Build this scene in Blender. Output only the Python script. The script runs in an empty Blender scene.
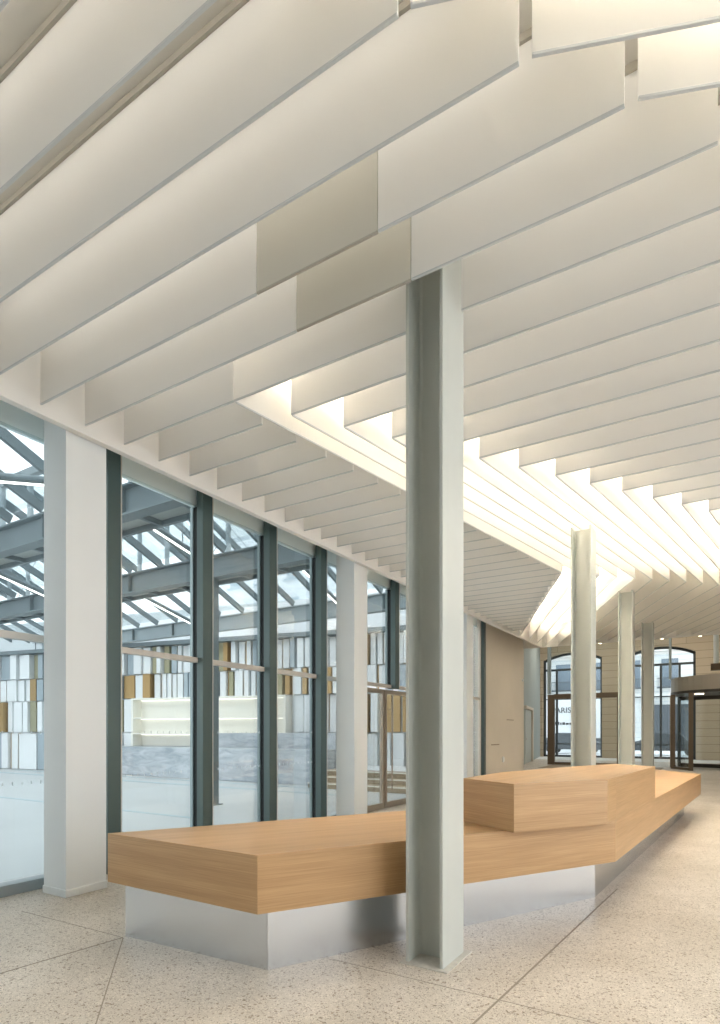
import bpy, bmesh, math, random
from mathutils import Vector
random.seed(7)
scene = bpy.context.scene
COL = scene.collection

# ------------------------------------------------------------ materials
def mat(name, color=(.8,.8,.8), rough=.5, metal=0.0, spec=.5, noise=None, bump=None, trans=0.0, emis=None):
    m = bpy.data.materials.new(name); m.use_nodes = True
    nt = m.node_tree; b = nt.nodes['Principled BSDF']
    b.inputs['Base Color'].default_value = (*color, 1)
    b.inputs['Roughness'].default_value = rough
    b.inputs['Metallic'].default_value = metal
    b.inputs['Specular IOR Level'].default_value = spec
    if noise:
        sc_, amt = noise
        tc = nt.nodes.new('ShaderNodeTexCoord'); n = nt.nodes.new('ShaderNodeTexNoise')
        n.inputs['Scale'].default_value = sc_; n.inputs['Detail'].default_value = 5
        r = nt.nodes.new('ShaderNodeValToRGB')
        r.color_ramp.elements[0].position = .3; r.color_ramp.elements[1].position = .7
        r.color_ramp.elements[0].color = (*[c*(1-amt) for c in color], 1)
        r.color_ramp.elements[1].color = (*[min(1, c*(1+amt)) for c in color], 1)
        nt.links.new(tc.outputs['Object'], n.inputs['Vector'])
        nt.links.new(n.outputs['Fac'], r.inputs['Fac']); nt.links.new(r.outputs['Color'], b.inputs['Base Color'])
        if bump:
            bp = nt.nodes.new('ShaderNodeBump'); bp.inputs['Strength'].default_value = bump; bp.inputs['Distance'].default_value = .002
            nt.links.new(n.outputs['Fac'], bp.inputs['Height']); nt.links.new(bp.outputs['Normal'], b.inputs['Normal'])
    if trans:
        out = nt.nodes['Material Output']; t = nt.nodes.new('ShaderNodeBsdfTranslucent'); mx = nt.nodes.new('ShaderNodeMixShader')
        t.inputs['Color'].default_value = (*color, 1); mx.inputs['Fac'].default_value = trans
        nt.links.new(b.outputs[0], mx.inputs[1]); nt.links.new(t.outputs[0], mx.inputs[2]); nt.links.new(mx.outputs[0], out.inputs['Surface'])
    if emis:
        b.inputs['Emission Color'].default_value = (*emis[0], 1); b.inputs['Emission Strength'].default_value = emis[1]
    return m

def glass_mat(name, tint=(.93,.97,.97), refl=.06):
    m = bpy.data.materials.new(name); m.use_nodes = True
    nt = m.node_tree; nt.nodes.clear()
    out = nt.nodes.new('ShaderNodeOutputMaterial'); t = nt.nodes.new('ShaderNodeBsdfTransparent')
    g = nt.nodes.new('ShaderNodeBsdfGlossy'); mx = nt.nodes.new('ShaderNodeMixShader')
    lw = nt.nodes.new('ShaderNodeLayerWeight'); lw.inputs['Blend'].default_value = .25
    ma = nt.nodes.new('ShaderNodeMath'); ma.operation = 'MULTIPLY_ADD'; ma.inputs[1].default_value = .35; ma.inputs[2].default_value = refl*.4
    t.inputs['Color'].default_value = (*tint, 1); g.inputs['Roughness'].default_value = 0.0
    nt.links.new(lw.outputs['Fresnel'], ma.inputs[0]); nt.links.new(ma.outputs[0], mx.inputs['Fac'])
    nt.links.new(t.outputs[0], mx.inputs[1]); nt.links.new(g.outputs[0], mx.inputs[2]); nt.links.new(mx.outputs[0], out.inputs['Surface'])
    return m

def floor_mat():
    m = mat('terrazzo_concrete', (.6,.55,.48), .42, spec=.4)
    nt = m.node_tree; b = nt.nodes['Principled BSDF']; L = nt.links
    geo = nt.nodes.new('ShaderNodeNewGeometry')
    def noise(s, d=6, dist=0):
        n = nt.nodes.new('ShaderNodeTexNoise'); n.inputs['Scale'].default_value = s; n.inputs['Detail'].default_value = d
        n.inputs['Distortion'].default_value = dist
        L.new(geo.outputs['Position'], n.inputs['Vector']); return n
    def ramp(src, e):
        r = nt.nodes.new('ShaderNodeValToRGB'); cr = r.color_ramp
        cr.elements[0].position, cr.elements[0].color = e[0][0], (*e[0][1], 1)
        cr.elements[1].position, cr.elements[1].color = e[1][0], (*e[1][1], 1)
        for p, c in e[2:]:
            x = cr.elements.new(p); x.color = (*c, 1)
        L.new(src, r.inputs['Fac']); return r
    def mul(a, c, fac=1.0, mode='MULTIPLY'):
        mx = nt.nodes.new('ShaderNodeMix'); mx.data_type = 'RGBA'; mx.blend_type = mode; mx.inputs[0].default_value = fac
        L.new(a, mx.inputs[6]); L.new(c, mx.inputs[7]); return mx.outputs[2]
    base = ramp(noise(1.1, 5, .6).outputs['Fac'], [(.3, (.54,.485,.41)), (.7, (.67,.615,.54))])
    mid = ramp(noise(9, 6).outputs['Fac'], [(.3, (.93,.925,.92)), (.65, (1,1,1))])
    c = mul(base.outputs[0], mid.outputs[0])
    v = nt.nodes.new('ShaderNodeTexVoronoi'); v.inputs['Scale'].default_value = 165; L.new(geo.outputs['Position'], v.inputs['Vector'])
    sep = nt.nodes.new('ShaderNodeSeparateColor'); L.new(v.outputs['Color'], sep.inputs[0])
    sp = ramp(sep.outputs[0], [(0, (.24,.20,.16)), (.05, (.50,.45,.40)), (.13, (.95,.95,.95)), (.8, (1,1,1)), (.93, (1.0,1.0,1.0)), (.97, (1.0,1.0,1.0))])
    sp.color_ramp.interpolation = 'CONSTANT'
    c = mul(c, sp.outputs[0], .85)
    wsp = ramp(sep.outputs[1], [(0, (0,0,0)), (.9, (.16,.15,.13))]); wsp.color_ramp.interpolation = 'CONSTANT'
    c = mul(c, wsp.outputs[0], 1.0, 'ADD')
    v2 = nt.nodes.new('ShaderNodeTexVoronoi'); v2.inputs['Scale'].default_value = 75; L.new(geo.outputs['Position'], v2.inputs['Vector'])
    sep2 = nt.nodes.new('ShaderNodeSeparateColor'); L.new(v2.outputs['Color'], sep2.inputs[0])
    sp2 = ramp(sep2.outputs[2], [(0, (.45,.39,.33)), (.035, (1,1,1))]); sp2.color_ramp.interpolation = 'CONSTANT'
    c = mul(c, sp2.outputs[0], .8)
    L.new(c, b.inputs['Base Color'])
    rr = ramp(noise(2.5, 4).outputs['Fac'], [(.2, (.34,)*3), (.8, (.44,)*3)]); L.new(rr.outputs[0], b.inputs['Roughness'])
    return m

def wood_mat():
    m = mat('oak_veneer', (.6,.4,.22), .38, spec=.4)
    nt = m.node_tree; b = nt.nodes['Principled BSDF']; L = nt.links
    uv = nt.nodes.new('ShaderNodeUVMap'); mp = nt.nodes.new('ShaderNodeMapping'); mp.inputs['Scale'].default_value = (1.3, 85, 1)
    n = nt.nodes.new('ShaderNodeTexNoise'); n.inputs['Scale'].default_value = 1.6; n.inputs['Detail'].default_value = 7; n.inputs['Distortion'].default_value = .25
    L.new(uv.outputs[0], mp.inputs[0]); L.new(mp.outputs[0], n.inputs['Vector'])
    r = nt.nodes.new('ShaderNodeValToRGB'); cr = r.color_ramp
    cr.elements[0].position = .28; cr.elements[0].color = (.475,.285,.13,1); cr.elements[1].position = .72; cr.elements[1].color = (.61,.39,.20,1)
    L.new(n.outputs['Fac'], r.inputs['Fac'])
    mp2 = nt.nodes.new('ShaderNodeMapping'); mp2.inputs['Scale'].default_value = (.5, 9, 1)
    n2 = nt.nodes.new('ShaderNodeTexNoise'); n2.inputs['Scale'].default_value = 1.2; n2.inputs['Detail'].default_value = 3
    L.new(uv.outputs[0], mp2.inputs[0]); L.new(mp2.outputs[0], n2.inputs['Vector'])
    r2 = nt.nodes.new('ShaderNodeValToRGB'); r2.color_ramp.elements[0].color = (.86,.84,.8,1); r2.color_ramp.elements[0].position = .35; r2.color_ramp.elements[1].position = .65
    L.new(n2.outputs['Fac'], r2.inputs['Fac'])
    mx = nt.nodes.new('ShaderNodeMix'); mx.data_type = 'RGBA'; mx.blend_type = 'MULTIPLY'; mx.inputs[0].default_value = 1
    L.new(r.outputs[0], mx.inputs[6]); L.new(r2.outputs[0], mx.inputs[7]); L.new(mx.outputs[2], b.inputs['Base Color'])
    return m

def marble_mat():
    m = mat('pale_marble', (.62,.66,.70), .3)
    nt = m.node_tree; b = nt.nodes['Principled BSDF']; L = nt.links
    geo = nt.nodes.new('ShaderNodeNewGeometry'); mp = nt.nodes.new('ShaderNodeMapping')
    mp.inputs['Rotation'].default_value = (0, .6, 0); mp.inputs['Scale'].default_value = (.6, .6, 2.2)
    n = nt.nodes.new('ShaderNodeTexNoise'); n.inputs['Scale'].default_value = 2.2; n.inputs['Detail'].default_value = 9; n.inputs['Distortion'].default_value = 1.2
    r = nt.nodes.new('ShaderNodeValToRGB'); cr = r.color_ramp
    cr.elements[0].position = .35; cr.elements[0].color = (.33,.37,.41,1); cr.elements[1].position = .65; cr.elements[1].color = (.55,.58,.61,1)
    L.new(geo.outputs['Position'], mp.inputs[0]); L.new(mp.outputs[0], n.inputs['Vector']); L.new(n.outputs['Fac'], r.inputs['Fac']); L.new(r.outputs[0], b.inputs['Base Color'])
    return m

def stone_mat():
    m = mat('coursed_limestone', (.5,.43,.33), .8)
    nt = m.node_tree; b = nt.nodes['Principled BSDF']; L = nt.links
    tc = nt.nodes.new('ShaderNodeNewGeometry'); mp = nt.nodes.new('ShaderNodeMapping'); mp.inputs['Rotation'].default_value = (math.pi/2, 0, 0)
    br = nt.nodes.new('ShaderNodeTexBrick'); br.inputs['Scale'].default_value = 1
    br.inputs['Brick Width'].default_value = 3.4; br.inputs['Row Height'].default_value = .42; br.inputs['Mortar Size'].default_value = .012
    br.inputs['Color1'].default_value = (.50,.42,.31,1); br.inputs['Color2'].default_value = (.55,.465,.35,1); br.inputs['Mortar'].default_value = (.30,.25,.18,1)
    L.new(tc.outputs['Position'], mp.inputs[0]); L.new(mp.outputs[0], br.inputs['Vector']); L.new(br.outputs['Color'], b.inputs['Base Color'])
    return m

M = dict(
 fabric = mat('stretched_white_fabric', (.885,.88,.86), .75, spec=.15, noise=(1.3,.015), trans=.38),
 fabric_grey = mat('grey_opaque_fabric', (.60,.585,.52), .8, spec=.1, noise=(1.3,.02)),  # greyer fabric without translucency, for the short panels near the column
 hem = mat('blue_grey_hem', (.60,.63,.64), .45),
 track = mat('taupe_track', (.42,.395,.34), .6),
 soffit = mat('painted_ceiling', (.62,.60,.55), .85),
 white = mat('white_paint', (.80,.835,.845), .6, noise=(2,.015)),
 fascia = mat('white_fascia', (.82,.81,.78), .6),
 steel = mat('pale_grey_green_paint', (.54,.565,.53), .42, noise=(3,.03)),
 ground_plate = mat('grout_plate', (.55,.53,.48), .7, noise=(20,.1)),
 mullion = mat('dark_teal_metal', (.085,.125,.12), .38, metal=.15, spec=.5),
 mullion_light = mat('mid_teal_metal', (.29,.35,.36), .4, metal=.1),  # lighter mullion copy, light on post faces put into colour; also fins and backing
 gasket = mat('black_gasket', (.012,.014,.014), .6),
 bead = mat('pale_bead', (.62,.60,.56), .4, metal=.2),
 transom = mat('pale_transom', (.60,.56,.51), .45, metal=.2),
 sill = mat('grey_sill', (.30,.34,.35), .4, metal=.4),
 header = mat('pale_teal_header', (.80,.89,.90), .55),
 glass = glass_mat('clear_glazing', (.93,.965,.97), .08),
 glass_far = glass_mat('far_glazing', (.93,.96,.97), .05),
 mark = mat('frosted_mark', (.75,.80,.82), .6),
 brushed = mat('brushed_aluminium', (.64,.66,.68), .25, metal=1.0, noise=(1.2,.02)),
 wood = wood_mat(), floor = floor_mat(), marble = marble_mat(), stone = stone_mat(),
 joint = mat('joint_filler', (.30,.26,.21), .8),
 court = mat('court_paving', (.50,.51,.51), .5, noise=(.5,.05)),
 drain = mat('court_drain', (.38,.48,.52), .5),
 beam = mat('grey_blue_steel', (.14,.175,.19), .5, noise=(2,.04)),
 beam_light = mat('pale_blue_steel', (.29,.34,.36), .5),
 coffer = mat('coffer_board', (.34,.36,.35), .7, noise=(2,.08)),
 zinc = mat('ribbed_zinc', (.26,.31,.35), .5, noise=(12,.15)),
 p_white = mat('white_cladding', (.76,.78,.79), .5), p_grey = mat('grey_cladding', (.36,.42,.46), .35, metal=.3),
 p_gold = mat('gold_cladding', (.40,.26,.11), .35, metal=.5), p_olive = mat('olive_cladding', (.33,.31,.20), .4, metal=.4),
 court_wall = mat('court_wall', (.70,.73,.75), .7),
 niche = mat('cream_niche', (.86,.84,.77), .6),
 dark = mat('dark_brown_metal', (.06,.05,.042), .4, metal=.4),
 bronze = mat('bronze_metal', (.17,.125,.085), .4, metal=.45),
 bronze_light = mat('light_bronze', (.36,.31,.25), .38, metal=.5),
 step = mat('brown_step', (.27,.20,.12), .5), nosing = mat('pale_nosing', (.7,.68,.62), .5),
 wall_blocker = mat('dark_blocker_grey', (.13,.13,.125), .8),
 wall_beige = mat('beige_plaster', (.68,.63,.56), .8, noise=(1,.03)),
 wall_blue = mat('grey_blue_plaster', (.36,.42,.42), .7, noise=(.6,.03)),
 doorpaint = mat('pale_door_paint', (.52,.57,.55), .5),
 ext_stone = mat('street_stone', (.66,.66,.64), .8, noise=(.6,.06)), ext_glass = mat('street_window', (.16,.20,.24), .2),
 ext_dark = mat('street_dark', (.09,.10,.11), .6), pave = mat('street_paving', (.75,.76,.76), .7),
 hoard = mat('white_hoarding', (.78,.79,.80), .7), ink = mat('dark_print', (.05,.05,.055), .7),
 frame_dark = mat('dark_window_frame', (.05,.06,.065), .5),
 pale_block = mat('pale_render', (.80,.83,.86), .8), pale_glass = mat('pale_window', (.42,.50,.56), .4),
 led = mat('warm_led', (1,.9,.75), .5, emis=((1.0,.89,.74), 23)),
 led_fill = mat('fill_led', (1,.95,.85), .5, emis=((1.0,.95,.89), 2.9)),
 led_far_fill = mat('amber_fill_led', (1,.95,.85), .5, emis=((1.0,.82,.6), 2.2)),
 led_mid = mat('mid_led', (1,.95,.85), .5, emis=((1.0,.90,.76), 13)),
 led_shelf = mat('shelf_led', (1,1,1), .5, emis=((1.0,.93,.82), .9)),
 led_cool = mat('white_led', (1,1,1), .5, emis=((1.0,.93,.84), 2.2)),
 lampw = mat('lamp_glow', (1,.9,.7), .5, emis=((1.0,.85,.6), 4)),
 chrome = mat('pale_metal', (.6,.6,.6), .35, metal=.7),
)

# ------------------------------------------------------------ mesh helpers
def new_bm(): return bmesh.new()
def box(bm, x0,x1,y0,y1,z0,z1):
    if x0 > x1: x0, x1 = x1, x0
    if y0 > y1: y0, y1 = y1, y0
    v = [bm.verts.new((x,y,z)) for z in (z0,z1) for x,y in ((x0,y0),(x1,y0),(x1,y1),(x0,y1))]
    for f in ((3,2,1,0),(4,5,6,7),(0,1,5,4),(1,2,6,5),(2,3,7,6),(3,0,4,7)): bm.faces.new([v[i] for i in f])
def prism(bm, pts, z0, z1, uvdir=None):
    area = sum(pts[i][0]*pts[(i+1)%len(pts)][1]-pts[(i+1)%len(pts)][0]*pts[i][1] for i in range(len(pts)))
    if area < 0: pts = pts[::-1]
    a = [bm.verts.new((*p, z0)) for p in pts]; b = [bm.verts.new((*p, z1)) for p in pts]
    n = len(pts); bm.faces.new(a[::-1]); bm.faces.new(b)
    for i in range(n): bm.faces.new((a[i], a[(i+1)%n], b[(i+1)%n], b[i]))
def bar(bm, p, q, w, h, up=(0,0,1)):
    """rectangular bar from p to q; w across, h along 'up'"""
    p, q = Vector(p), Vector(q); d = (q-p).normalized(); s = d.cross(Vector(up))
    if s.length < 1e-5: s = Vector((1,0,0))
    s.normalize(); u = s.cross(d).normalized()
    v = []
    for e in (p, q):
        for a, b in ((-1,-1),(1,-1),(1,1),(-1,1)): v.append(bm.verts.new(e + s*a*w/2 + u*b*h/2))
    for f in ((3,2,1,0),(4,5,6,7),(0,1,5,4),(1,2,6,5),(2,3,7,6),(3,0,4,7)): bm.faces.new([v[i] for i in f])
def tube(bm, p, q, r, n=12):
    p, q = Vector(p), Vector(q); d = (q-p).normalized()
    s = d.cross(Vector((0,0,1)));
    if s.length < 1e-5: s = Vector((1,0,0))
    s.normalize(); u = s.cross(d)
    A = [bm.verts.new(p+(s*math.cos(t)+u*math.sin(t))*r) for t in [2*math.pi*i/n for i in range(n)]]
    B = [bm.verts.new(q+(s*math.cos(t)+u*math.sin(t))*r) for t in [2*math.pi*i/n for i in range(n)]]
    bm.faces.new(A[::-1]); bm.faces.new(B)
    for i in range(n): bm.faces.new((A[i],A[(i+1)%n],B[(i+1)%n],B[i]))
def obj(name, bm, m, parent=None, bevel=0, uv=False, loc=None):
    bmesh.ops.recalc_face_normals(bm, faces=bm.faces)
    if bevel: bmesh.ops.bevel(bm, geom=bm.edges[:], offset=bevel, segments=2, affect='EDGES', profile=.6)
    if uv:
        l = bm.loops.layers.uv.new('UVMap')
        for i, f in enumerate(bm.faces):
            n = f.normal
            if abs(n.z) > .7: ax = Vector(uv)
            else: ax = Vector((-n.y, n.x, 0)).normalized()
            ay = n.cross(ax).normalized()
            off = round(n.x*3, 1)*7 + round(n.y*5, 1)*3
            for lp in f.loops: lp[l].uv = (lp.vert.co.dot(ax)+off, lp.vert.co.dot(ay)+off)
    me = bpy.data.meshes.new(name)
    if loc is None and parent is None:
        zs = [v.co.z for v in bm.verts]; xs = [v.co.x for v in bm.verts]; ys = [v.co.y for v in bm.verts]
        loc = Vector(((min(xs)+max(xs))/2, (min(ys)+max(ys))/2, min(zs)))
    if parent is not None: loc = Vector(parent.location)
    loc = Vector(loc)
    bmesh.ops.translate(bm, verts=bm.verts, vec=-loc)
    bm.to_mesh(me); bm.free(); me.materials.append(m)
    o = bpy.data.objects.new(name, me); COL.objects.link(o)
    if parent is not None:
        o.parent = parent
        if parent.parent is not None or True: o.location = (0,0,0)
    else: o.location = loc
    return o
def sub(name, bm, m, part, root, **k):
    """part of a part: geometry given in world space, part sits at the root's origin"""
    o = obj(name, bm, m, root, **k); o.parent = part; return o
def thing(name, loc, label, cat, group=None):
    o = bpy.data.objects.new(name, None); COL.objects.link(o); o.location = loc; o.empty_display_size = .1
    return tag(o, label, cat, group)
def tag(o, label, cat, group=None, kind=None):
    o['label'] = label; o['category'] = cat
    if group: o['group'] = group
    if kind: o['kind'] = kind
    return o
def struct(name, bm, m, label=None, cat=None, **k):
    o = obj(name, bm, m, **k); o['kind'] = 'structure'
    if label: o['label'] = label
    if cat: o['category'] = cat
    return o
def sthing(name, loc, label, cat):
    o = thing(name, loc, label, cat); o['kind'] = 'structure'; return o
def B(*boxes):
    bm = new_bm()
    for b in boxes: box(bm, *b)
    return bm
ORD = ['zeroth','first','second','third','fourth','fifth','sixth','seventh','eighth','ninth','tenth','eleventh','twelfth','thirteenth','fourteenth','fifteenth','sixteenth','seventeenth','eighteenth','nineteenth','twentieth']
def ordw(n):
    if n <= 20: return ORD[n]
    t = {2:'twenty',3:'thirty',4:'forty'}[n//10]
    return {2:'twentieth',3:'thirtieth',4:'fortieth'}[n//10] if n % 10 == 0 else t+'-'+ORD[n%10]

K = .88                     # plan scale between the 4.66 m study plane and the real 4.28 m one
ZB, ZT = 4.28, 4.83         # baffle bottom / top
DY = .4675

# ------------------------------------------------------------ shell
fl = new_bm()
prism(fl, [(-5.72,-4),(7,-4),(7,33),(-10,33),(-10,19.8),(-5.72,19.8)], -.2, 0)
struct('floor', fl, M['floor'], 'pale speckled concrete floor around the oak counter', 'floor')
def joint(p, q, w=.008):
    bm = new_bm(); bar(bm, (*p,.0012), (*q,.0012), w, .0016); return bm
for n, (p, q, w) in enumerate([((-3.84,1.80),(-3.73,2.76),.010), ((-2.5,1.65),(-3.72,2.755),.007), ((-1.20,1.4),(-.86,6.1),.012), ((-5.0,2.72),(-3.76,2.76),.004), ((-2.2,3.22),(1.2,3.22),.003)]):
    struct('trim_%d' % (n+1), joint(p, q, w), M['joint'], ['dark floor joint running toward the near left corner of the counter','floor joint slanting from the counter corner to the lower edge','dark floor joint running along the kinked front of the counter','thin floor joint between white square column and counter','hairline floor joint in front of the grey steel column'][n], 'floor joint')
struct('ceiling', B((-5.62,3.9,-4,19.42,4.87,5.05)), M['soffit'], 'plain ceiling above the hanging baffles', 'ceiling')
struct('ceiling_hall', B((-10,7,19.42,37,7.6,7.8)), M['soffit'], 'high ceiling over the entrance hall', 'ceiling')
struct('wall_upper', B((-10,7,19.43,19.6,5.05,7.6)), M['white'], 'white wall above the end of the baffle ceiling', 'wall')
struct('trim_fascia', B((-5.04,-4.97,-4,19.28,4.22,4.86)), M['fascia'], 'long white fascia edging the baffles beside the glass wall', 'fascia')
struct('trim_end_fascia', B((-5.62,3.9,19.36,19.42,4.24,4.86)), M['fascia'], 'white fascia closing the far end of the baffle ceiling', 'fascia')
struct('wall_right_blocker', B((3.9,4.2,9.5,36.5,0,7.6)), M['wall_beige'], 'added unseen beige wall keeping light off the far hall', 'wall')  # unseen wall added to keep daylight out of the far hall
struct('wall_back_blocker', B((-5.7,12,-4.2,-4,0,6.5)), M['wall_blocker'], 'unseen wall behind the viewer, made dark to cut light', 'wall')  # unseen back wall, widened and darkened to cut light on near-facing sides

# ------------------------------------------------------------ I columns
COLS = [(3.43,3.78), (8.32,8.68), (12.55,12.92), (16.42,16.80)]
XL, XR = -1.76, -1.50
clab = ['pale grey-green steel H column standing in front of the oak counter, nearest and tallest',
        'beige-lit steel H column rising behind the raised oak block',
        'steel H column third from the viewer, beyond the far end of the raised block',
        'darkest and farthest steel H column, before the arched windows']
for i, (y0, y1) in enumerate(COLS):
    xl, xr = (XL, XR)
    t = thing('steel_column', ((xl+xr)/2, (y0+y1)/2, 0), clab[i], 'column', 'steel columns in a row')
    f = .021; zt = 4.87 if i == 0 else 4.272
    obj('flange', B((xl,xl+f,y0,y1,0,zt)), M['steel'], t, bevel=.002)
    obj('flange', B((xr-f,xr,y0,y1,0,zt)), M['steel'], t, bevel=.002)
    ym = (y0+y1)/2
    bm = B((xl+f,xr-f,ym-.008,ym+.008,0,zt))
    # root fillets
    for sx in (0,1):
        for sy in (-1,1):
            x = xl+f if sx == 0 else xr-f; dx = 1 if sx == 0 else -1
            prism(bm, [(x,ym+sy*.008),(x+dx*.018,ym+sy*.008),(x+dx*.006,ym+sy*.014),(x,ym+sy*.026)], 0, zt)
    obj('web', bm, M['steel'], t)
    obj('base_plate', B((xl-.03,xr+.045,y0-.035,y1+.045,0,.008)), M['ground_plate'], t)

# ------------------------------------------------------------ baffles
def clip(p, q):
    """cut the plan segment where it would run through a steel column"""
    p, q = Vector(p), Vector(q); d = q-p; L = d.length; segs = [(0.0, 1.0)]
    for (y0, y1) in COLS[:1]:
        a, b = 0.0, 1.0; ok = True
        for ax, lo, hi in ((0, XL-.035, XR+.025), (1, y0-.03, y1+.03)):
            if abs(d[ax]) < 1e-6:
                if not (lo < p[ax] < hi): ok = False
            else:
                t0, t1 = (lo-p[ax])/d[ax], (hi-p[ax])/d[ax]
                if t0 > t1: t0, t1 = t1, t0
                a, b = max(a, t0), min(b, t1)
        if ok and a < b:
            ns = []
            for s, e in segs:
                if a > s: ns.append((s, min(e, a)))
                if b < e: ns.append((max(s, b), e))
            segs = [x for x in ns if x[1] > x[0]]
    return [(p+d*s, p+d*e) for s, e in segs if (e-s)*L > .06]
COUNT = 0
def baffle(p, q, label, group, material='fabric', raw=False, ga=.003, gb=.003):
    global COUNT
    if not raw: p, q = (p[0]*K, p[1]*K), (q[0]*K, q[1]*K)
    pieces = clip(p, q)
    for j, (a, b) in enumerate(pieces):
        d = (b-a).normalized(); a = a+d*ga; b = b-d*gb; mid = (a+b)/2
        lab = label if len(pieces) == 1 else label + (', left of the column' if (a.x+b.x)/2 < (XL+XR)/2 else ', right of the column')
        t = thing('ceiling_baffle', (mid.x, mid.y, ZB), lab, 'ceiling baffle', group)
        bm = new_bm(); bar(bm, (a.x,a.y,(ZB+ZT)/2+.008), (b.x,b.y,(ZB+ZT)/2+.005), .011, ZT-ZB-.010)
        obj('fabric_panel', bm, M[material], t, bevel=0)
        bm = new_bm(); bar(bm, (a.x,a.y,ZB+.009), (b.x,b.y,ZB+.007), .015, .013)
        obj('bottom_rail', bm, M['hem'] if material == 'fabric' else M['track'], t, bevel=.003)
        bm = new_bm(); bar(bm, (a.x,a.y,ZT+.02), (b.x,b.y,ZT+.02), .045, .037)
        tr = obj('ceiling_track', bm, M['track'], t)
        COUNT += 1

def Yi(i): return 1.84 + DY*i
def c0(i): return (-.42+.40*(i-3), Yi(i))
def c1(k): return (-3.99+.318*k, 4.19+DY*k)
def c2(k): return (-2.73+.295*k, 12.09+.307*k)
XF = -5.62
SL = (.93,.365)
def side(i): return 'overhead' if i < 0 else ''
GA, GB, GC, GD, GE = 'long ceiling baffles running across the room', 'slanted ceiling baffles at upper right', 'brightly lit diagonal ceiling baffles', 'ceiling baffles turning back beyond the far crease', 'short ceiling baffles beside the glass wall'
names_a = {-4:'farthest behind the viewer',-3:'well behind the viewer',-2:'just behind the viewer',-1:'in the top left corner of the photo',0:'nearest one seen at upper left',1:'second from the top left corner',2:'third from the top left corner'}
for i in range(-4, 3):
    baffle((XF, Yi(i)), c0(i), 'long white fabric ceiling baffle, ' + names_a[i], GA)
for i in (3, 4):
    w = 'in front of the nearest steel column' if i == 4 else 'one row nearer than the steel column'
    baffle((XF, Yi(i)), (-2.87, Yi(i)), 'white fabric baffle panel %s, left of its greyer panel' % w, GA)
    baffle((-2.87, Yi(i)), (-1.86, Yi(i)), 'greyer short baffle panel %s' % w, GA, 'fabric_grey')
    baffle((-1.86, Yi(i)), c0(i) if i < 5 else (3, Yi(i)), 'white fabric baffle panel %s, right of its greyer panel' % w, GA)
baffle((XF, Yi(5)), (-3.99, Yi(5)), 'white baffle panel between glass wall fascia and tip of the bright diagonal', GA)
baffle((-3.99, Yi(5)), c0(5), 'white baffle panel in line with the nearest steel column', GA)
for k in range(1, 17):
    i = 5+k
    baffle(c1(k), (c0(i)[0], Yi(i)), 'cream baffle running right from the bright crease, %s beyond the nearest column' % ordw(k), GA)
for i in range(-4, 17):
    a = c0(i); a = (a[0]+.055, a[1])
    L = min(5.2 if i < 6 else 3.6, (4.3-a[0])/SL[0])
    if L < .4: continue
    baffle(a, (a[0]+SL[0]*L, a[1]+SL[1]*L), 'slanted white baffle at upper right, %s from the viewer end' % ordw(i+5), GB)
for k in range(0, 21):
    baffle(c1(k), c2(k), ga=.014, gb=.003, label= 'bright diagonal baffle, %s from the glass wall side' % ordw(k+1), group=GC)
LX, LY = -.38, .925
for k in range(0, 21):
    a = c2(k); s1 = (a[0]-(XF+.0))/.38; s2 = (21.93-a[1])/LY; s = min(s1, s2)
    baffle(a, (a[0]+LX*s, a[1]+LY*s), 'far baffle slanting back leftward, %s from the crease tip' % ordw(k+1), GD, ga=.016)
n = 0
for i in range(6, 44):
    y = Yi(i)
    if y > 19.25: break
    if y < 12.09: x = -3.99+1.26*(y-4.19)/7.9-(.12 if y < 7.5 else .05)
    else: x = -2.73-(y-12.09)*.411-.03
    if x - XF < .25: break
    n += 1
    baffle((XF, y), (x, y), 'short cream baffle beside the glass wall, %s beyond the bright tip' % ordw(n), GE)

# LED strips in the cells between the diagonal baffles
def led(p, q, lab, grp, m='led'):
    cl = clip((p[0]*K,p[1]*K), (q[0]*K,q[1]*K))
    for (a, b) in cl:
        l2 = lab if len(cl) == 1 else lab + (', left piece' if (a.x+b.x)/2 < (XL+XR)/2 else ', right piece') if abs(b.y-a.y) < 1e-4 else lab + (', near piece' if (a.y < p[1]*K+.01) else ', far piece')
        d = (b-a).normalized(); a = a+d*.08; b = b-d*.08; m_ = (a+b)/2
        bm = new_bm(); bar(bm, (a.x,a.y,4.8610), (b.x,b.y,4.8610), .030, .016)
        t = obj('led_strip', bm, M[m]); tag(t, l2 if len(cl) > 1 else lab, 'light', grp)
def mid2(a, b): return ((a[0]+b[0])/2, (a[1]+b[1])/2)
for k in range(0, 16):
    led(mid2(c1(k),c1(k+1)), mid2(c2(k),c2(k+1)), 'warm light strip between the diagonal baffles, %s from the glass wall side' % ordw(k+1), 'light strips between diagonal baffles')
for k in range(0, 17):
    a = mid2(c2(k), c2(k+1)); s = min((a[0]-XF)/.38, (21.93-a[1])/LY)*.93
    led(a, (a[0]+LX*s, a[1]+LY*s), 'warm light strip between the far slanting baffles, %s from the left wall side' % ordw(k+1), 'light strips between far baffles', 'led' if k < 4 else 'led_far_fill')  # past the first few cells, dim strips added to give the baffles glow
for i in range(-3, 6):
    a = mid2(c0(i), c0(i+1)); a = (a[0]+.2, a[1])
    led(a, (a[0]+SL[0]*3.3, a[1]+SL[1]*3.3), 'warm light strip between the slanted baffles at upper right, %s from the viewer' % ordw(i+4), 'light strips between slanted baffles', 'led_mid')

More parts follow.
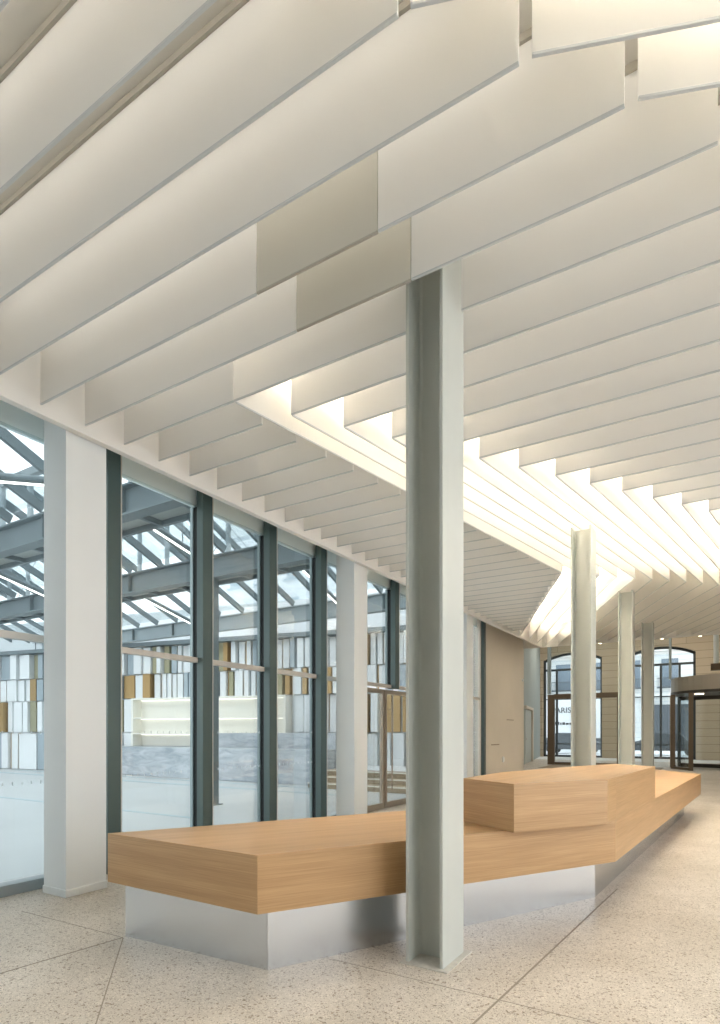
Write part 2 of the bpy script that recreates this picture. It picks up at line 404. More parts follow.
for i in range(-3, 21):  # added fill strips, hidden above the long baffles to brighten them
    a = (c1(i-5)[0] if i > 5 else XF+.1, Yi(i)+DY/2); b = (c0(i)[0]+.1, Yi(i)+DY/2)
    led(a, b, 'added fill light above the long baffles, %s row from the viewer' % ordw(i+4), 'added fill lights above the long baffles', 'led_fill')
n = 0
for i in range(6, 37):  # more added strips, out of sight, brightening the short baffles
    y = Yi(i)+DY/2
    x = -3.99+1.26*(y-4.19)/7.9-.2 if y < 12.09 else -2.73-(y-12.09)*.411-.2
    if x-XF < .6 or y > 19: break
    n += 1
    led((XF+.1, y), (x, y), 'added fill light above the short baffles beside the glass wall, %s from the viewer' % ordw(n), 'added fill lights above the short baffles', 'led_fill')

# ------------------------------------------------------------ glass wall
GX = -5.66
PITCH = 1.268
mul_y = [3.97+PITCH*j for j in range(-5, 10)]; mul_y[5] = 3.90; mul_y[4] = 2.42     # left edges of the posts
MW = .16
xi = -5.52
mi = 0
for j, y in enumerate(mul_y):
    if y > 15.6: break
    if abs(y-8.9) < .5: y = 8.95
    y0, y1 = y, y+MW
    t = sthing('mullion_%d' % (j+1), (GX, (y0+y1)/2, 0), 'dark teal window post, %s along the glass wall from the near end' % ordw(j+1), 'window post')
    zb = 2.36 if 8.8 < y < 11.0 else 0
    obj('post', B((GX-.09,GX-.045,y0+.0,y1-.03,zb,4.34)), M['mullion_light'], t)
    obj('post_cover', B((GX+.03,xi,y0,y1,zb,4.86)), M['mullion'], t, bevel=.003)
    obj('gasket', B((GX-.045,GX+.03,y0+.02,y1-.02,zb,4.34)), M['gasket'], t)
    obj('bead', B((GX-.02,xi+.004,y1,y1+.012,zb,4.86)), M['bead'], t)
struct('header_panel', B((GX-.06,GX-.02,-4,15.3,4.34,5.3)), M['header'], 'pale teal panel above the glass wall', 'panel')
wn = 0
glab = ['nearest bay, out of view', 'bay beside the viewer', 'bay left of the first white column', 'bay right of the first white column', 'second bay right of the first white column', 'third bay right of the first white column', 'bay just left of the second white column', 'bay behind the second white column', 'bay above the glazed door', 'bay behind the steel column', 'bay before the beige wall','last bay by beige wall','end bay','very last bay']
edges = [y for y in mul_y if y < 15.6]
for j in range(len(edges)-1):
    y0 = edges[j]+MW; y1 = edges[j+1]
    if y1 < -1.5: continue
    door = 8.8 < (y0+y1)/2 < 11.6
    wn += 1
    t = sthing('window_%d' % wn, (GX, (y0+y1)/2, 0), 'tall glass pane of the glass wall, ' + glab[min(wn-1, 13)], 'window')
    z0 = 2.36 if door else .1
    obj('glass_pane', B((GX-.012,GX+.0,y0-.02,y1+.02,z0+.02,4.36)), M['glass'], t)
    obj('transom', B((GX-.03,GX+.05,y0+.012,y1,2.37,2.435)), M['transom'], t, bevel=.003)
    if not door:
        obj('sill', B((GX-.06,GX+.10,y0+.012,y1,.0,.10)), M['sill'], t, bevel=.004)
        bm = new_bm()
        for z in (1.0, 1.48):
            yy = y0+.05
            while yy < y1-.05:
                box(bm, GX+.001, GX+.002, yy, yy+.009, z, z+.03); yy += .09
        if (j % 1) == 0: obj('safety_marking', bm, M['mark'], t)
# glazed double door
for n_, (a, b, lab, hy) in enumerate([(8.50,10.06,'left bronze framed glass door leaf to the courtyard',9.86),(10.10,11.66,'right bronze framed glass door leaf to the courtyard',10.3)]):
    t = sthing('door_%d' % (n_+1), (GX, (a+b)/2, 0), lab, 'door')
    fw = .07
    obj('door_frame', B((GX-.04,GX+.03,a,a+fw,0.01,2.33),(GX-.04,GX+.03,b-fw,b,0.01,2.33),(GX-.04,GX+.03,a+fw,b-fw,2.25,2.33),(GX-.04,GX+.03,a+fw,b-fw,0.01,.12)), M['bronze_light'], t)
    obj('glass_pane', B((GX-.01,GX,a+fw-.01,b-fw+.01,.11,2.26)), M['glass'], t)
    bm = new_bm(); tube(bm, (GX+.07,hy,.35), (GX+.07,hy,2.1), .014); 
    for z in (.5,1.95): tube(bm, (GX+.07,hy,z), (GX+.0,hy + (.13 if n_==0 else -.13),z), .008)
    obj('door_handle', bm, M['bronze_light'], t)
# white square columns
wl = ['white square column at left between the glass bays, nearest', 'white square column in the middle of the glass wall', 'white square column half hidden behind the nearest steel column']
for i, y in enumerate((3.15, 8.05, 12.95)):
    t = thing('square_column', (-5.235, y+.21, 0), wl[i], 'column', 'white square columns along the glass wall')
    obj('shaft', B((-5.41,-5.06,y,y+.41,0,4.87)), M['white'], t, bevel=.003)
    obj('skirting', B((-5.418,-5.052,y-.008,y+.418,0,.07)), M['white'], t, bevel=.003)

# walls beyond the glass wall
struct('wall_left', B((-5.95,GX+.06,15.32,19.42,0,4.86)), M['wall_beige'], 'plain beige wall beyond the end of the glass wall', 'wall')
wv = thing('wall_vent', (GX+.06, 16.6, 1.3), 'two thin dark slots low on the beige wall', 'vent')
obj('slot', B((GX+.06,GX+.066,16.2,16.9,1.12,1.15)), M['joint'], wv)
obj('slot', B((GX+.06,GX+.066,17.6,18.3,1.86,1.885)), M['joint'], wv)
def disc(x, y, z, r, m, nm, lab, cat, nx=1):
    bm = new_bm(); tube(bm, (x,y,z), (x+.025*nx,y,z), r, 20); o = obj(nm, bm, m); tag(o, lab, cat); return o
disc(GX+.06, 17.25, .68, .09, M['white'], 'wall_socket', 'small round white fitting low on the beige wall', 'fitting')
disc(GX+.06, 19.25, 3.2, .05, M['white'], 'wall_sensor', 'small white sensor high at the far edge of the beige wall', 'sensor')
bm = new_bm(); prism(bm, [(-6.45,19.8),(-9.5,36.4),(-9.8,36.4),(-6.75,19.8)], 0, 7.6)
struct('wall_hall_left', bm, M['wall_blue'], 'grey-blue plaster wall of the entrance hall', 'wall')
def on_hl(y): return -6.45-(y-19.8)*.1837
t = sthing('door_3', (on_hl(28.6), 28.6, 0), 'pale door with beige frame in the grey-blue wall', 'door')
def slant(y0, y1, off0, off1, z0, z1):
    bm = new_bm(); prism(bm, [(on_hl(y0)+off0,y0),(on_hl(y1)+off0,y1),(on_hl(y1)+off1,y1),(on_hl(y0)+off1,y0)], z0, z1); return bm
obj('door_leaf', slant(27.3,30.2,.0,.03,.02,2.55), M['doorpaint'], t)
bm = slant(30.2,30.55,0,.12,0,2.72); prism(bm, [(on_hl(27.0),27.0),(on_hl(30.2),30.2),(on_hl(30.2)+.12,30.2),(on_hl(27.0)+.12,27.0)], 2.58, 2.72)
obj('door_frame', bm, M['wall_beige'], t)
obj('door_handle', slant(27.6,27.9,.03,.08,1.15,1.2), M['chrome'], t)

# ------------------------------------------------------------ counter
P0, P1, P2, P3 = (-3.92,2.77), (-2.43,2.75), (-.79,5.49), (-.34,12.3)
P4, P5, P6 = (-1.18,13.35), (-1.42,7.15), (-2.61,5.06)
ct = thing('reception_counter', (-1.9,5.5,0), 'long kinked oak counter on a brushed metal plinth', 'counter')
bm = new_bm(); prism(bm, [P0,P1,P2,P3,P4,P5,P6], .38, .743)
obj('oak_slab', bm, M['wood'], ct, bevel=.0025, uv=(.53,.85,0))
bm = new_bm(); prism(bm, [(-3.74,2.79),(-2.44,2.86),(-.99,5.68),(-.60,12.2),(-1.2,13.0),(-1.36,7.2),(-2.75,4.95)], 0, .38)
obj('metal_plinth', bm, M['brushed'], ct)
rb = thing('raised_counter_block', (-1.2,6,.743), 'raised oak block on top of the counter, right of the steel column', 'counter')
bm = new_bm(); prism(bm, [(-1.335,4.37),(-.808,5.20),(-.786,5.49),(-.657,7.48),(-1.12,7.80),(-1.40,7.1),(-1.83,5.6),(-1.87,4.70)], .745, 1.11)
obj('oak_block', bm, M['wood'], rb, bevel=.0025, uv=(.1,.99,0))

# ------------------------------------------------------------ courtyard
struct('floor_courtyard', B((-34,-5.73,-8,20,-.2,-.005)), M['court'], 'pale grey courtyard paving beyond the glass wall', 'floor')
for n_, (y, w) in enumerate([(11.6,.22), (12.7,.14), (7.2,.10)]):
    struct('trim_%d' % (n_+11), B((-24,-7.5,y,y+w,-.004,.002)), M['drain'], '%s blue-grey slot drain across the courtyard floor' % ['wide','far','near'][n_], 'drain')
WA, WB = Vector((-26.4,12.79)), Vector((-5.96,16.796))
wd = (WB-WA).normalized(); wn_ = Vector((wd.y,-wd.x))     # towards the viewer
def wp(s, off=0): p = WA+wd*s+wn_*off; return (p.x, p.y)
def wslab(bm, s0, s1, o0, o1, z0, z1): prism(bm, [wp(s0,o0),wp(s1,o0),wp(s1,o1),wp(s0,o1)], z0, z1)
WL = (WB-WA).length
bm = new_bm(); wslab(bm, 0, WL, -.3, 0, 0, 5.9); struct('wall_courtyard', bm, M['court_wall'], 'white wall of the courtyard behind the vertical cladding panels', 'wall')
bm = new_bm(); wslab(bm, 0, WL, .02, .42, 4.60, 4.74); struct('trim_21', bm, M['beam'], 'dark steel edge above the vertical cladding panels', 'beam')
def s_at(x): return (x-WA.x)/wd.x
NS0, NS1 = s_at(-18.3), s_at(-12.3)
tiers = [(3.62,4.60,'topmost'),(2.74,3.60,'second from the top'),(1.50,2.72,'third from the top'),(.02,1.46,'lowest')]
rnd = random.Random(3)
for ti, (z0, z1, nm) in enumerate(tiers):
    bk = new_bm(); wslab(bk, 0, NS0-.1 if ti > 1 else WL-.3, .005, .02, z0, z1)
    if ti > 1: wslab(bk, NS1+.1, WL-.3, .005, .02, z0, z1)
    t = thing('cladding_row', (*wp(WL/2), z0), 'row of white, grey and gold cladding panels, %s on the courtyard wall' % nm, 'cladding', 'rows of vertical cladding panels')
    obj('backing', bk, M['mullion_light'] if ti < 2 else M['court_wall'], t)
    s = .1
    while s < WL-.5:
        if ti == 0: w = rnd.choice([.30,.36,.42])
        elif ti == 3: w = .34
        else: w = rnd.choice([.26,.34,.40])
        gap = rnd.choice([.05,.07,.10])
        if ti < 3: w = rnd.choice([.16,.22,.30]) if s > 9 else rnd.choice([.24,.32])
        if ti >= 2 and s+w > NS0-.1 and s < NS1+.1:
            s += w+gap; continue
        r = rnd.random(); 
        if ti == 3: mm = M['p_white'] if r < .85 else M['p_grey']
        else: mm = M['p_white'] if r < .66 else M['p_grey'] if r < .80 else M['p_gold'] if r < .90 else M['p_olive']
        o1 = rnd.choice([.12,.16,.22,.30])
        bm = new_bm(); wslab(bm, s, s+w, .03, o1, z0, z1-rnd.choice([0,.02,.03])); 
        obj('cladding_panel', bm, mm, t)
        if rnd.random() < (.55 if s > 9 or ti == 3 else .3):
            bm = new_bm(); wslab(bm, s+w+.01, s+w+gap-.01, .02, .08, z0, z1); obj('gold_strip', bm, M['p_gold'], t)
        s += w+gap
# lit shelving niche
t = thing('shelving_niche', (*wp((NS0+NS1)/2), 1.0), 'pale lit shelving niche above the marble counter in the courtyard', 'shelving')
bm = new_bm(); wslab(bm, NS0, NS1, .02, .06, 1.0, 2.66); obj('back_panel', bm, M['niche'], t)
bm = new_bm(); wslab(bm, NS0-.08, NS0, .02, .5, 1.0, 2.72); wslab(bm, NS1, NS1+.08, .02, .5, 1.0, 2.72); wslab(bm, NS0, NS1, .02, .5, 2.66, 2.72); obj('surround', bm, M['niche'], t)
for z in (1.42, 1.98):
    bm = new_bm(); wslab(bm, NS0, NS1, .06, .46, z, z+.04); obj('shelf', bm, M['niche'], t)
for z in (1.41, 1.97, 2.65):
    bm = new_bm(); wslab(bm, NS0+.05, NS1-.05, .10, .13, z-.015, z); obj('shelf_light', bm, M['led_shelf'], t)
# marble counter
t = thing('marble_counter', (-16.5,13.9,0), 'long pale grey marble counter standing in the courtyard', 'counter')
obj('front_block', B((-23.9,-19.6,13.5-.0,13.55,0,.99)), M['marble'], t)
bm = new_bm(); prism(bm, [(-23.9,13.0),(-9.6,13.35),(-9.6,14.3),(-19.9,13.75),(-19.9,13.5),(-23.9,13.3)], .0, 1.0) if False else prism(bm, [(-19.6,13.35),(-9.7,13.35),(-9.7,14.35),(-19.0,13.75)], 0, .99)
obj('counter_block', bm, M['marble'], t, bevel=.01)
bm = new_bm(); prism(bm, [(-14.6,14.4),(-9.7,14.4),(-9.7,15.2),(-12.2,14.95),(-14.6,14.6)], 0, 1.47); obj('raised_back', bm, M['marble'], t, bevel=.01)
# steps
t = thing('courtyard_steps', (-7.6,13.6,0), 'brown steps with pale nosings behind the glazed door', 'steps')
for k_ in range(3):
    y = 12.75+.36*k_
    obj('step', B((-9.5,-5.98,y+.03,14.0,.15*k_,.15*(k_+1)-.005)), M['step'], t)
    obj('nosing', B((-9.5,-5.98,y-.02,y+.03,.15*(k_+1)-.03,.15*(k_+1))), M['nosing'], t)
obj('landing', B((-9.5,-5.98,14.0,16.1,0,.45)), M['p_white'], t)

# roof structure
ZR = 5.1
BY = [(1.6,'nearest'),(5.6,'second'),(8.75,'third'),(13.55,'farthest')]
def ibeam_x(bm, y, x0, x1, zt, h, w=.22, tf=.03):
    box(bm, x0,x1,y-w/2,y+w/2,zt-tf,zt); box(bm, x0,x1,y-w/2,y+w/2,zt-h,zt-h+tf); box(bm, x0,x1,y-.01,y+.01,zt-h+tf,zt-tf)
X0, X1 = -29.9, -5.9
peaks = []
for n_, (y, nm) in enumerate(BY):
    t = thing('roof_beam', (-18, y, ZR-.45), '%s grey-blue steel I beam spanning the courtyard roof' % nm, 'beam', 'steel beams of the courtyard roof')
    if n_ == 3: y -= .12
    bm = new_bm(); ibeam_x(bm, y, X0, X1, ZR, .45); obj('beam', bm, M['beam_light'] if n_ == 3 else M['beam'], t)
    bm = new_bm()
    for k_ in range(12): box(bm, X0+2*k_-.006+.4, X0+2*k_+.006+.4, y-.10, y+.10, ZR-.42, ZR-.03)
    obj('stiffener', bm, M['beam'], t)
bays = [(1.6,5.6),(5.6,8.75),(8.75,13.43),(-3.0,1.6)]
TS = .43
for n_, (ya, yb) in enumerate(bays):
    nm = ['second','third','farthest','nearest'][n_]
    if ya > 0:
        t = thing('roof_gutter', (-18, ya+.6, ZR-.3), 'ribbed solid soffit strip behind the %s roof beam' % ['nearest','second','third'][n_], 'soffit', 'solid soffit strips of the courtyard roof')
        obj('soffit_board', B((X0,X1,ya+.13,ya+.62,ZR-.30,ZR-.25)), M['coffer'], t)
        bm = new_bm()
        x = X0+.3
        while x < X1: box(bm, x, x+.06, ya+.13, ya+.62, ZR-.38, ZR-.30); x += .96
        box(bm, X0, X1, ya+.62, ya+.68, ZR-.38, ZR-.22); obj('soffit_rib', bm, M['beam'], t)
    zt = ZR+(yb-(ya+.5))*TS
    t = thing('skylight', (-18, (ya+yb)/2, ZR), '%s sloping skylight of the courtyard roof with glazing bars' % nm, 'skylight', 'skylights of the courtyard roof')
    x = X0+.28; kk = 0
    while x < X1:
        bm = new_bm(); bar(bm, (x,ya+.5,zt), (x,yb-.11,ZR+.05), .07, .15)
        obj('glazing_bar', bm, M['beam'], t); x += .96; kk += 1
    bm = new_bm(); bar(bm, (X0,ya+.5,zt+.05), (X1,ya+.5,zt+.05), .12, .14); obj('ridge_beam', bm, M['beam'], t)
    bm = new_bm(); v = [bm.verts.new(c) for c in ((X0,ya+.5,zt+.10),(X1,ya+.5,zt+.10),(X1,yb-.11,ZR+.14),(X0,yb-.11,ZR+.14))]; bm.faces.new(v)
    r = bmesh.ops.extrude_face_region(bm, geom=bm.faces[:]); bmesh.ops.translate(bm, verts=[e for e in r['geom'] if isinstance(e, bmesh.types.BMVert)], vec=(0,0,.012))
    obj('skylight_glass', bm, M['glass_far'], t)
    # vertical struts at the low end of the bay before (stand on the beam)
    if ya > 0:
        x = X0+.75
        while x < X1:
            bm = new_bm(); tube(bm, (x,ya+.5,ZR-.22), (x,ya+.5,zt), .055, 10)
            obj('strut', bm, M['beam_light'], t); x += .96
        bm = new_bm(); x = X0+.75
        while x < X1-2:
            tube(bm, (x,ya+.52,ZR-.2), (x+1.92,ya+.52,zt), .009, 6); tube(bm, (x+1.92,ya+.52,ZR-.2), (x,ya+.52,zt), .009, 6); x += 3.84
        obj('brace_rod', bm, M['beam'], t)
# linear lights in the roof
for n_, (x, y, z, ln, sl, lab) in enumerate([(-9.19,6.5,5.60,2.1,.242,'long glowing linear light in the first bay right of the white column'),(-13.3,10.2,5.19,2.6,.25,'smaller glowing linear light under the farthest skylight'),(-13.73,6.3,5.17,2.2,.24,'glowing linear light sloping down, seen left of the first white column'),(-7.85,3.4,4.55,1.9,-.28,'glowing linear light rising, seen high left of the first white column'),(-8.4,11.0,5.36,2.0,.36,'short glowing linear light seen just left of the second white column')]):
    t = thing('linear_light', (x,y,z-.3), lab, 'light', 'linear lights in the courtyard roof')
    a, b = Vector((x,y,z)), Vector((x,y+ln,z-ln*sl))
    bm = new_bm(); tube(bm, a+Vector((0,0,.035)), b+Vector((0,0,.035)), .055, 12); obj('housing', bm, M['beam'], t)
    bm = new_bm(); bar(bm, a+Vector((.0,0,-.03)), b+Vector((.0,0,-.03)), .035, .02); obj('diffuser', bm, M['led_cool'], t)
    bm = new_bm()
    for q in (.2,.8): h = a.lerp(b, q); tube(bm, h+Vector((0,0,.05)), h+Vector((0,0,.62)), .012, 6)
    obj('hanger_rod', bm, M['beam'], t)
t = thing('courtyard_column', (-8.98,8.74,0), 'slim grey-blue steel post standing in the courtyard', 'column')
obj('shaft', B((-9.08,-8.88,8.62,8.86,0,4.65)), M['beam'], t)
obj('foot_plate', B((-9.14,-8.82,8.56,8.92,0,.02)), M['beam'], t)
# courtyard side walls / far neighbours
struct('wall_courtyard_left', B((-30.3,-30,-6,13,0,6)), M['court_wall'], 'white wall closing the left side of the courtyard', 'wall')
def block(x0, x1, y0, y1, z1, lab, fx=0):
    t = thing('apartment_building', ((x0+x1)/2, y0, 0), lab, 'building')
    obj('facade', B((x0,x1,y0,y1,0,z1)), M['pale_block'], t)
    z = 3
    while z < z1-2.5:
        x = x0+1.2
        while x < x1-1.5:
            f = obj('window', B((x,x+1.1,y0-.05,y0+.0,z,z+1.9)), M['pale_glass'], t)
            sub('balcony_rail', B((x-.15,x+1.25,y0-.25,y0-.2,z-.1,z+.05),(x-.15,x+1.25,y0-.25,y0-.2,z+.8,z+.86)), M['pale_glass'], f, t)
            x += 2.8
        z += 3.2
    obj('cornice', B((x0-.2,x1+.2,y0-.4,y1,z1,z1+.4)), M['pale_block'], t)
block(-34,-20,34,42,16,'pale apartment building seen faintly through the skylights at left')
block(-22,-15.2,49,55,21,'narrow pale apartment building with balconies seen through the skylight')

# ------------------------------------------------------------ entrance hall
# facade wall with arched openings
FY = 36.5
def arch_pts(x0, x1, zs, zc, n=14):
    w = (x1-x0)/2; rise = zc-zs; R = (w*w+rise*rise)/(2*rise); cx_, cz = (x0+x1)/2, zc-R
    a = math.asin(w/R)
    return [(cx_+R*math.sin(-a+2*a*i/n), cz+R*math.cos(-a+2*a*i/n)) for i in range(n+1)]
wins = [(-9.38,-5.98),(-4.65,-1.25),(.1,3.5),(4.85,6.9)][:3]
ZS, ZC = 5.85, 6.25
bm = new_bm()
def wallbox(x0,x1,z0,z1): box(bm, x0,x1,FY,FY+.7,z0,z1)
xs = [-10.0]+[v for w in wins for v in w]+[7.6]
for i in range(0, len(xs), 2): wallbox(xs[i], xs[i+1], 0, 7.6)
for (a, b) in wins:
    wallbox(a, b, ZC+.02, 7.6)
    P = arch_pts(a, b, ZS, ZC)
    for i in range(len(P)-1):
        (xa, za), (xb, zb) = P[i], P[i+1]
        v = [bm.verts.new(c) for c in ((xa,FY,za),(xb,FY,zb),(xb,FY,ZC+.02),(xa,FY,ZC+.02),(xa,FY+.7,za),(xb,FY+.7,zb),(xb,FY+.7,ZC+.02),(xa,FY+.7,ZC+.02))]
        for f in ((0,1,2,3),(7,6,5,4),(0,4,5,1),(1,5,6,2),(2,6,7,3),(3,7,4,0)): bm.faces.new([v[q] for q in f])
struct('wall_front', bm, M['stone'], 'coursed limestone front wall with arched openings', 'wall')
for n_, (a, b) in enumerate(wins):
    t = sthing('window_%d' % (n_+21), ((a+b)/2, FY, 0), 'tall arched window, %s from the left in the stone front' % ordw(n_+1), 'window')
    P = arch_pts(a+.05, b-.05, ZS-.04, ZC-.05)
    bm = new_bm()
    for i in range(len(P)-1): bar(bm, (P[i][0],FY+.35,P[i][1]), (P[i+1][0],FY+.35,P[i+1][1]), .16, .12, up=(0,1,0))
    box(bm, a, a+.13, FY+.27, FY+.43, .05, ZS); box(bm, b-.13, b, FY+.27, FY+.43, .05, ZS)
    box(bm, a, b, FY+.27, FY+.43, 0, .12); box(bm, a, b, FY+.27, FY+.43, 5.2, 5.32); box(bm, a, b, FY+.28, FY+.42, .75, .82); box(bm, a, b, FY+.29, FY+.41, 3.45, 3.51)
    for x in (a+.78, (a+b)/2, b-.78): box(bm, x-.055, x+.055, FY+.27, FY+.43, .1, 5.2)
    obj('window_frame', bm, M['frame_dark'], t)
    obj('glass_pane', B((a+.1,b-.1,FY+.345,FY+.355,.1,ZS)), M['glass_far'], t)
# street
struct('floor_street', B((-40,30,37.2,70,-.3,-.01)), M['pave'], 'pale street paving beyond the arched windows', 'street')
struct('floor_threshold', B((-10,7.6,33,37.2,-.3,0.0)), M['pave'], 'pale stone strip inside the arched windows', 'floor')
t = thing('street_building', (-3,58,0), 'pale stone street building seen through the arched windows', 'building')
obj('facade', B((-24,16,58,64,0,22)), M['ext_stone'], t)
for z in (4.6, 8.6, 12.4): obj('cornice', B((-24,16,57.6,58,z,z+.3)), M['ext_stone'], t)
bm = new_bm()
for k_ in range(44):
    z = 1.0+.45*k_
    box(bm, -24, 16, 57.985, 58, z, z+.03)
obj('stone_joint', bm, M['pale_glass'], t)
for z in (5.4, 9.4, 13.2):
    for k_ in range(13):
        x = -22.6+3.0*k_
        f = obj('window', B((x,x+1.3,57.9,58,z,z+2.5)), M['ext_glass'], t)
        sub('balcony_rail', B((x-.3,x+1.6,57.4,57.44,z-.1,z+.05),(x-.3,x+1.6,57.4,57.44,z+.75,z+.82), *[(x-.3+.12*q,x-.28+.12*q,57.4,57.43,z,z+.8) for q in range(16)]), M['ext_dark'], f, t)
for k_ in range(7):
    x = -21+5.2*k_
    obj('shopfront', B((x,x+3.6,57.85,58,.2,3.9)), M['ext_dark' if k_ % 2 else 'ext_glass'], t)
t = thing('hoarding', (-11.8,46,0), 'white printed hoarding across the street behind the left arched window', 'hoarding')
obj('board', B((-15.0,-7.6,46,46.1,-.01,4.2)), M['hoard'], t)
obj('base_band', B((-15.0,-7.6,45.96,46.08,.45,1.05)), M['ext_dark'], t)
def text(body, size, loc, m, parent, name='lettering', rot=(math.pi/2,0,0)):
    cu = bpy.data.curves.new(name, 'FONT'); cu.body = body; cu.size = size; cu.extrude = .01; cu.align_x = 'CENTER'
    tmp = bpy.data.objects.new(name, cu); COL.objects.link(tmp)
    dg = bpy.context.evaluated_depsgraph_get(); me = bpy.data.meshes.new_from_object(tmp.evaluated_get(dg))
    COL.objects.unlink(tmp); bpy.data.objects.remove(tmp)
    o = bpy.data.objects.new(name, me); me.materials.append(m); COL.objects.link(o)
    o.parent = parent; o.location = Vector(loc)-Vector(parent.location); o.rotation_euler = rot; return o
text('PARIS', .58, (-10.42,45.98,2.95), M['ink'], t)
bm = new_bm(); r_ = random.Random(5); x = -11.2
while x < -9.6:
    w = r_.uniform(.08,.2); box(bm, x, x+w, 45.97, 46.0, 2.05, 2.05+r_.uniform(.12,.22)); x += w+.07
obj('small_print', bm, M['ink'], t)
for n_, (x, lab) in enumerate([(-9.0,'dark parked car seen low behind the arched windows'),(-3.0,'dark car parked in the street, right of the other one')]):
    t = thing('parked_car', (x,43,0), lab, 'car')
    bm = new_bm(); 
    prof = [(-2.0,.3),(2.0,.3),(2.05,.75),(1.2,.9),(.7,1.4),(-.9,1.45),(-1.6,.95),(-2.05,.85)]
    A_ = [bm.verts.new((x+p[0],42.2,p[1])) for p in prof]; B_ = [bm.verts.new((x+p[0],43.8,p[1])) for p in prof]
    bm.faces.new(A_); bm.faces.new(B_[::-1])
    for i in range(len(prof)): bm.faces.new((A_[i],B_[i],B_[(i+1)%len(prof)],A_[(i+1)%len(prof)]))
    obj('body', bm, M['ext_dark'], t, bevel=.05)
    for dx in (-1.25,1.25):
        for y in (42.15,43.65):
            bm = new_bm(); tube(bm, (x+dx,y,.32), (x+dx,y+.2,.32), .32, 18); obj('wheel', bm, M['ink'], t)

# inner glass screen with swing doors
VY = 27.9
t = sthing('door_4', (-5.4,VY,0), 'bronze framed glass entrance doors left of the second steel column', 'door')
obj('door_frame', B((-6.92,-6.62,VY-.1,VY+.1,0,3.22),(-6.62,-3.80,VY-.1,VY+.1,3.02,3.24),(-3.95,-3.80,VY-.06,VY+.06,0,3.02),(-6.62,-3.95,VY-.05,VY+.05,0,.12),(-5.35,-5.2,VY-.05,VY+.05,.12,3.02)), M['bronze'], t)
obj('glass_pane', B((-6.62,-3.95,VY-.008,VY+.008,.12,3.02)), M['glass_far'], t)
t = sthing('window_31', (-5.4,VY,3.3), 'upper glass of the entrance screen with slim posts', 'window')
obj('glass_pane', B((-6.9,-1.9,VY-.008,VY+.008,3.26,7.55)), M['glass_far'], t)
obj('glass_fin', B((-6.92,-6.80,VY-.12,VY+.12,3.25,7.58),(-1.93,-1.84,VY-.12,VY+.12,3.7,7.58)), M['mullion_light'], t)
t = sthing('window_32', (-2.9,VY,0), 'tall fixed glass between the entrance doors and the revolving door', 'window')
obj('glass_pane', B((-3.79,-1.95,VY-.008,VY+.008,.02,3.24)), M['glass_far'], t)
# revolving door
cx_, cy_, R_ = .5, 28.0, 2.36
t = thing('revolving_door', (cx_,cy_,0), 'bronze revolving entrance door with glass drum at the far right', 'revolving door')
def ring(bm, r0, r1, z0, z1, a0, a1, n=28):
    for i in range(n):
        a = a0+(a1-a0)*i/n; b = a0+(a1-a0)*(i+1)/n
        pts = [(cx_+r*math.cos(q), cy_+r*math.sin(q)) for r, q in ((r0,a),(r1,a),(r1,b),(r0,b))]
        prism(bm, pts, z0, z1)
bm = new_bm(); n = 48; prism(bm, [(cx_+R_*math.cos(2*math.pi*i/n), cy_+R_*math.sin(2*math.pi*i/n)) for i in range(n)], 3.12, 3.68); obj('canopy', bm, M['bronze_light'], t)
bm = new_bm(); prism(bm, [(cx_+(R_+.02)*math.cos(2*math.pi*i/n), cy_+(R_+.02)*math.sin(2*math.pi*i/n)) for i in range(n)], 3.02, 3.12); obj('canopy_trim', bm, M['dark'], t)
pi = math.pi
for a0, a1 in ((pi*.93,pi*1.27),(-.27*pi,.07*pi)):
    bm = new_bm(); ring(bm, R_-.06, R_-.045, .1, 3.02, a0, a1, 14); obj('curved_glass', bm, M['glass_far'], t)
    bm = new_bm(); ring(bm, R_-.10, R_-.0, 0, .1, a0, a1, 14); obj('base_rail', bm, M['bronze'], t)
for a in (.96*pi, 1.10*pi, 1.27*pi, -.27*pi, .07*pi):
    x, y = cx_+R_*math.cos(a), cy_+R_*math.sin(a)
    bm = new_bm(); box(bm, x-.08, x+.08, y-.05, y+.05, 0, 3.02); obj('post', bm, M['bronze_light' if a == .96*pi else 'bronze'], t)
bm = new_bm(); tube(bm, (cx_,cy_,0), (cx_,cy_,3.02), .08, 16); obj('centre_shaft', bm, M['dark'], t)
for a in (.92*pi, 1.42*pi, 1.92*pi, .42*pi):
    d = Vector((math.cos(a), math.sin(a))); c_ = Vector((cx_,cy_)); e = c_+d*(R_-.2)
    bm = new_bm()
    bar(bm, (c_.x+d.x*.1,c_.y+d.y*.1,.1), (e.x,e.y,.1), .05, .16); bar(bm, (c_.x+d.x*.1,c_.y+d.y*.1,2.92), (e.x,e.y,2.92), .05, .16)
    bar(bm, (e.x,e.y,.02), (e.x,e.y,3.0), .12, .09)
    w = obj('door_wing', bm, M['dark'], t)
    bm = new_bm(); bar(bm, (c_.x+d.x*.1,c_.y+d.y*.1,1.5), (e.x,e.y,1.5), .012, 2.7); sub('glass_pane', bm, M['glass_far'], w, t)
bm = new_bm(); tube(bm, (cx_-1.3,cy_-1.0,3.0), (cx_-1.3,cy_-1.0,3.02), .16, 20); obj('downlight', bm, M['lampw'], t)
tag(obj('door_mat', B((-6.6,-2.1,25.0,27.7,0,.012)), M['step']), 'dark brown entrance mat in front of the doors', 'mat')
for n_, (x, y) in enumerate([(-6.5,24),(-1.5,24),(-6.5,33),(-1.5,33)]):  # unseen lights added to brighten the dim entrance hall
    tag(obj('hall_fill_light', B((x-1.2,x+1.2,y-.3,y+.3,7.55,7.6)), M['led_mid']), 'added unseen warm light high in the entrance hall, %s' % ['near left','near right','far left','far right'][n_], 'light', 'added fill lights of the hall')
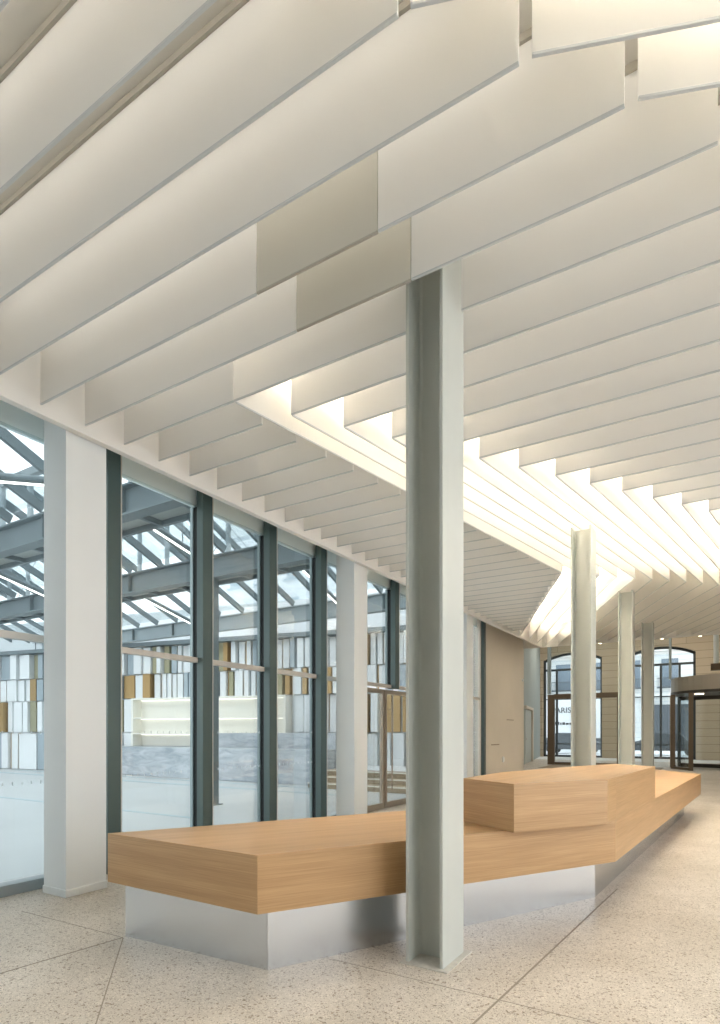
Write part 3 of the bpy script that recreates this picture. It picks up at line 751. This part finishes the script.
# pendants
for n_, (x, y, lab) in enumerate([(-3.5,21,'small ceiling spotlight seen between the second and third steel columns'),(-1.65,21,'small ceiling spotlight just right of the farthest steel column'),(-.6,21,'small ceiling spotlight above the revolving door')]):
    t = thing('spotlight', (x,y,4.45), lab, 'light', 'small hanging spotlights')
    bm = new_bm(); tube(bm, (x,y,4.62), (x,y,7.6), .012, 8); obj('rod', bm, M['chrome'], t)
    bm = new_bm(); tube(bm, (x,y,4.47), (x,y,4.64), .055, 14); obj('lamp_body', bm, M['chrome'], t)
    bm = new_bm(); tube(bm, (x,y,4.455), (x,y,4.468), .045, 14); obj('lamp_lens', bm, M['lampw'], t)
t = thing('glass_pendant', (-.18,21,3.55), 'slim glass tube pendant hanging at the right edge', 'light')
bm = new_bm(); tube(bm, (-.18,21,3.6), (-.18,21,4.6), .07, 16); obj('glass_tube', bm, M['mark'], t)
bm = new_bm(); tube(bm, (-.18,21,4.6), (-.18,21,7.6), .015, 8); obj('rod', bm, M['chrome'], t)
obj('lamp_box', B((-.32,-.06,20.88,21.12,3.38,3.58)), M['bronze'], t)

# ------------------------------------------------------------ light
w = bpy.data.worlds.new('overcast'); scene.world = w; w.use_nodes = True
bg = w.node_tree.nodes['Background']; bg.inputs['Color'].default_value = (.95,.977,1.0,1); bg.inputs['Strength'].default_value = 1.45

# ------------------------------------------------------------ camera
cam = bpy.data.cameras.new('camera'); co = bpy.data.objects.new('camera', cam); COL.objects.link(co)
co.location = (0,0,1.5); co.rotation_euler = (math.pi/2, 0, math.atan(363/590))
cam.sensor_fit = 'AUTO'; cam.sensor_width = 36; cam.lens = 590/1024*36; cam.shift_y = 220/1024
cam.clip_start = .05; cam.clip_end = 300
scene.camera = co
scene.cycles.transparent_max_bounces = 24
scene.cycles.max_bounces = 10; scene.cycles.diffuse_bounces = 6
vs = scene.view_settings; vs.view_transform = 'Standard'; vs.look = 'None'; vs.gamma = 1; vs.use_curve_mapping = False
vs.exposure = 1.08
print('baffles', COUNT)
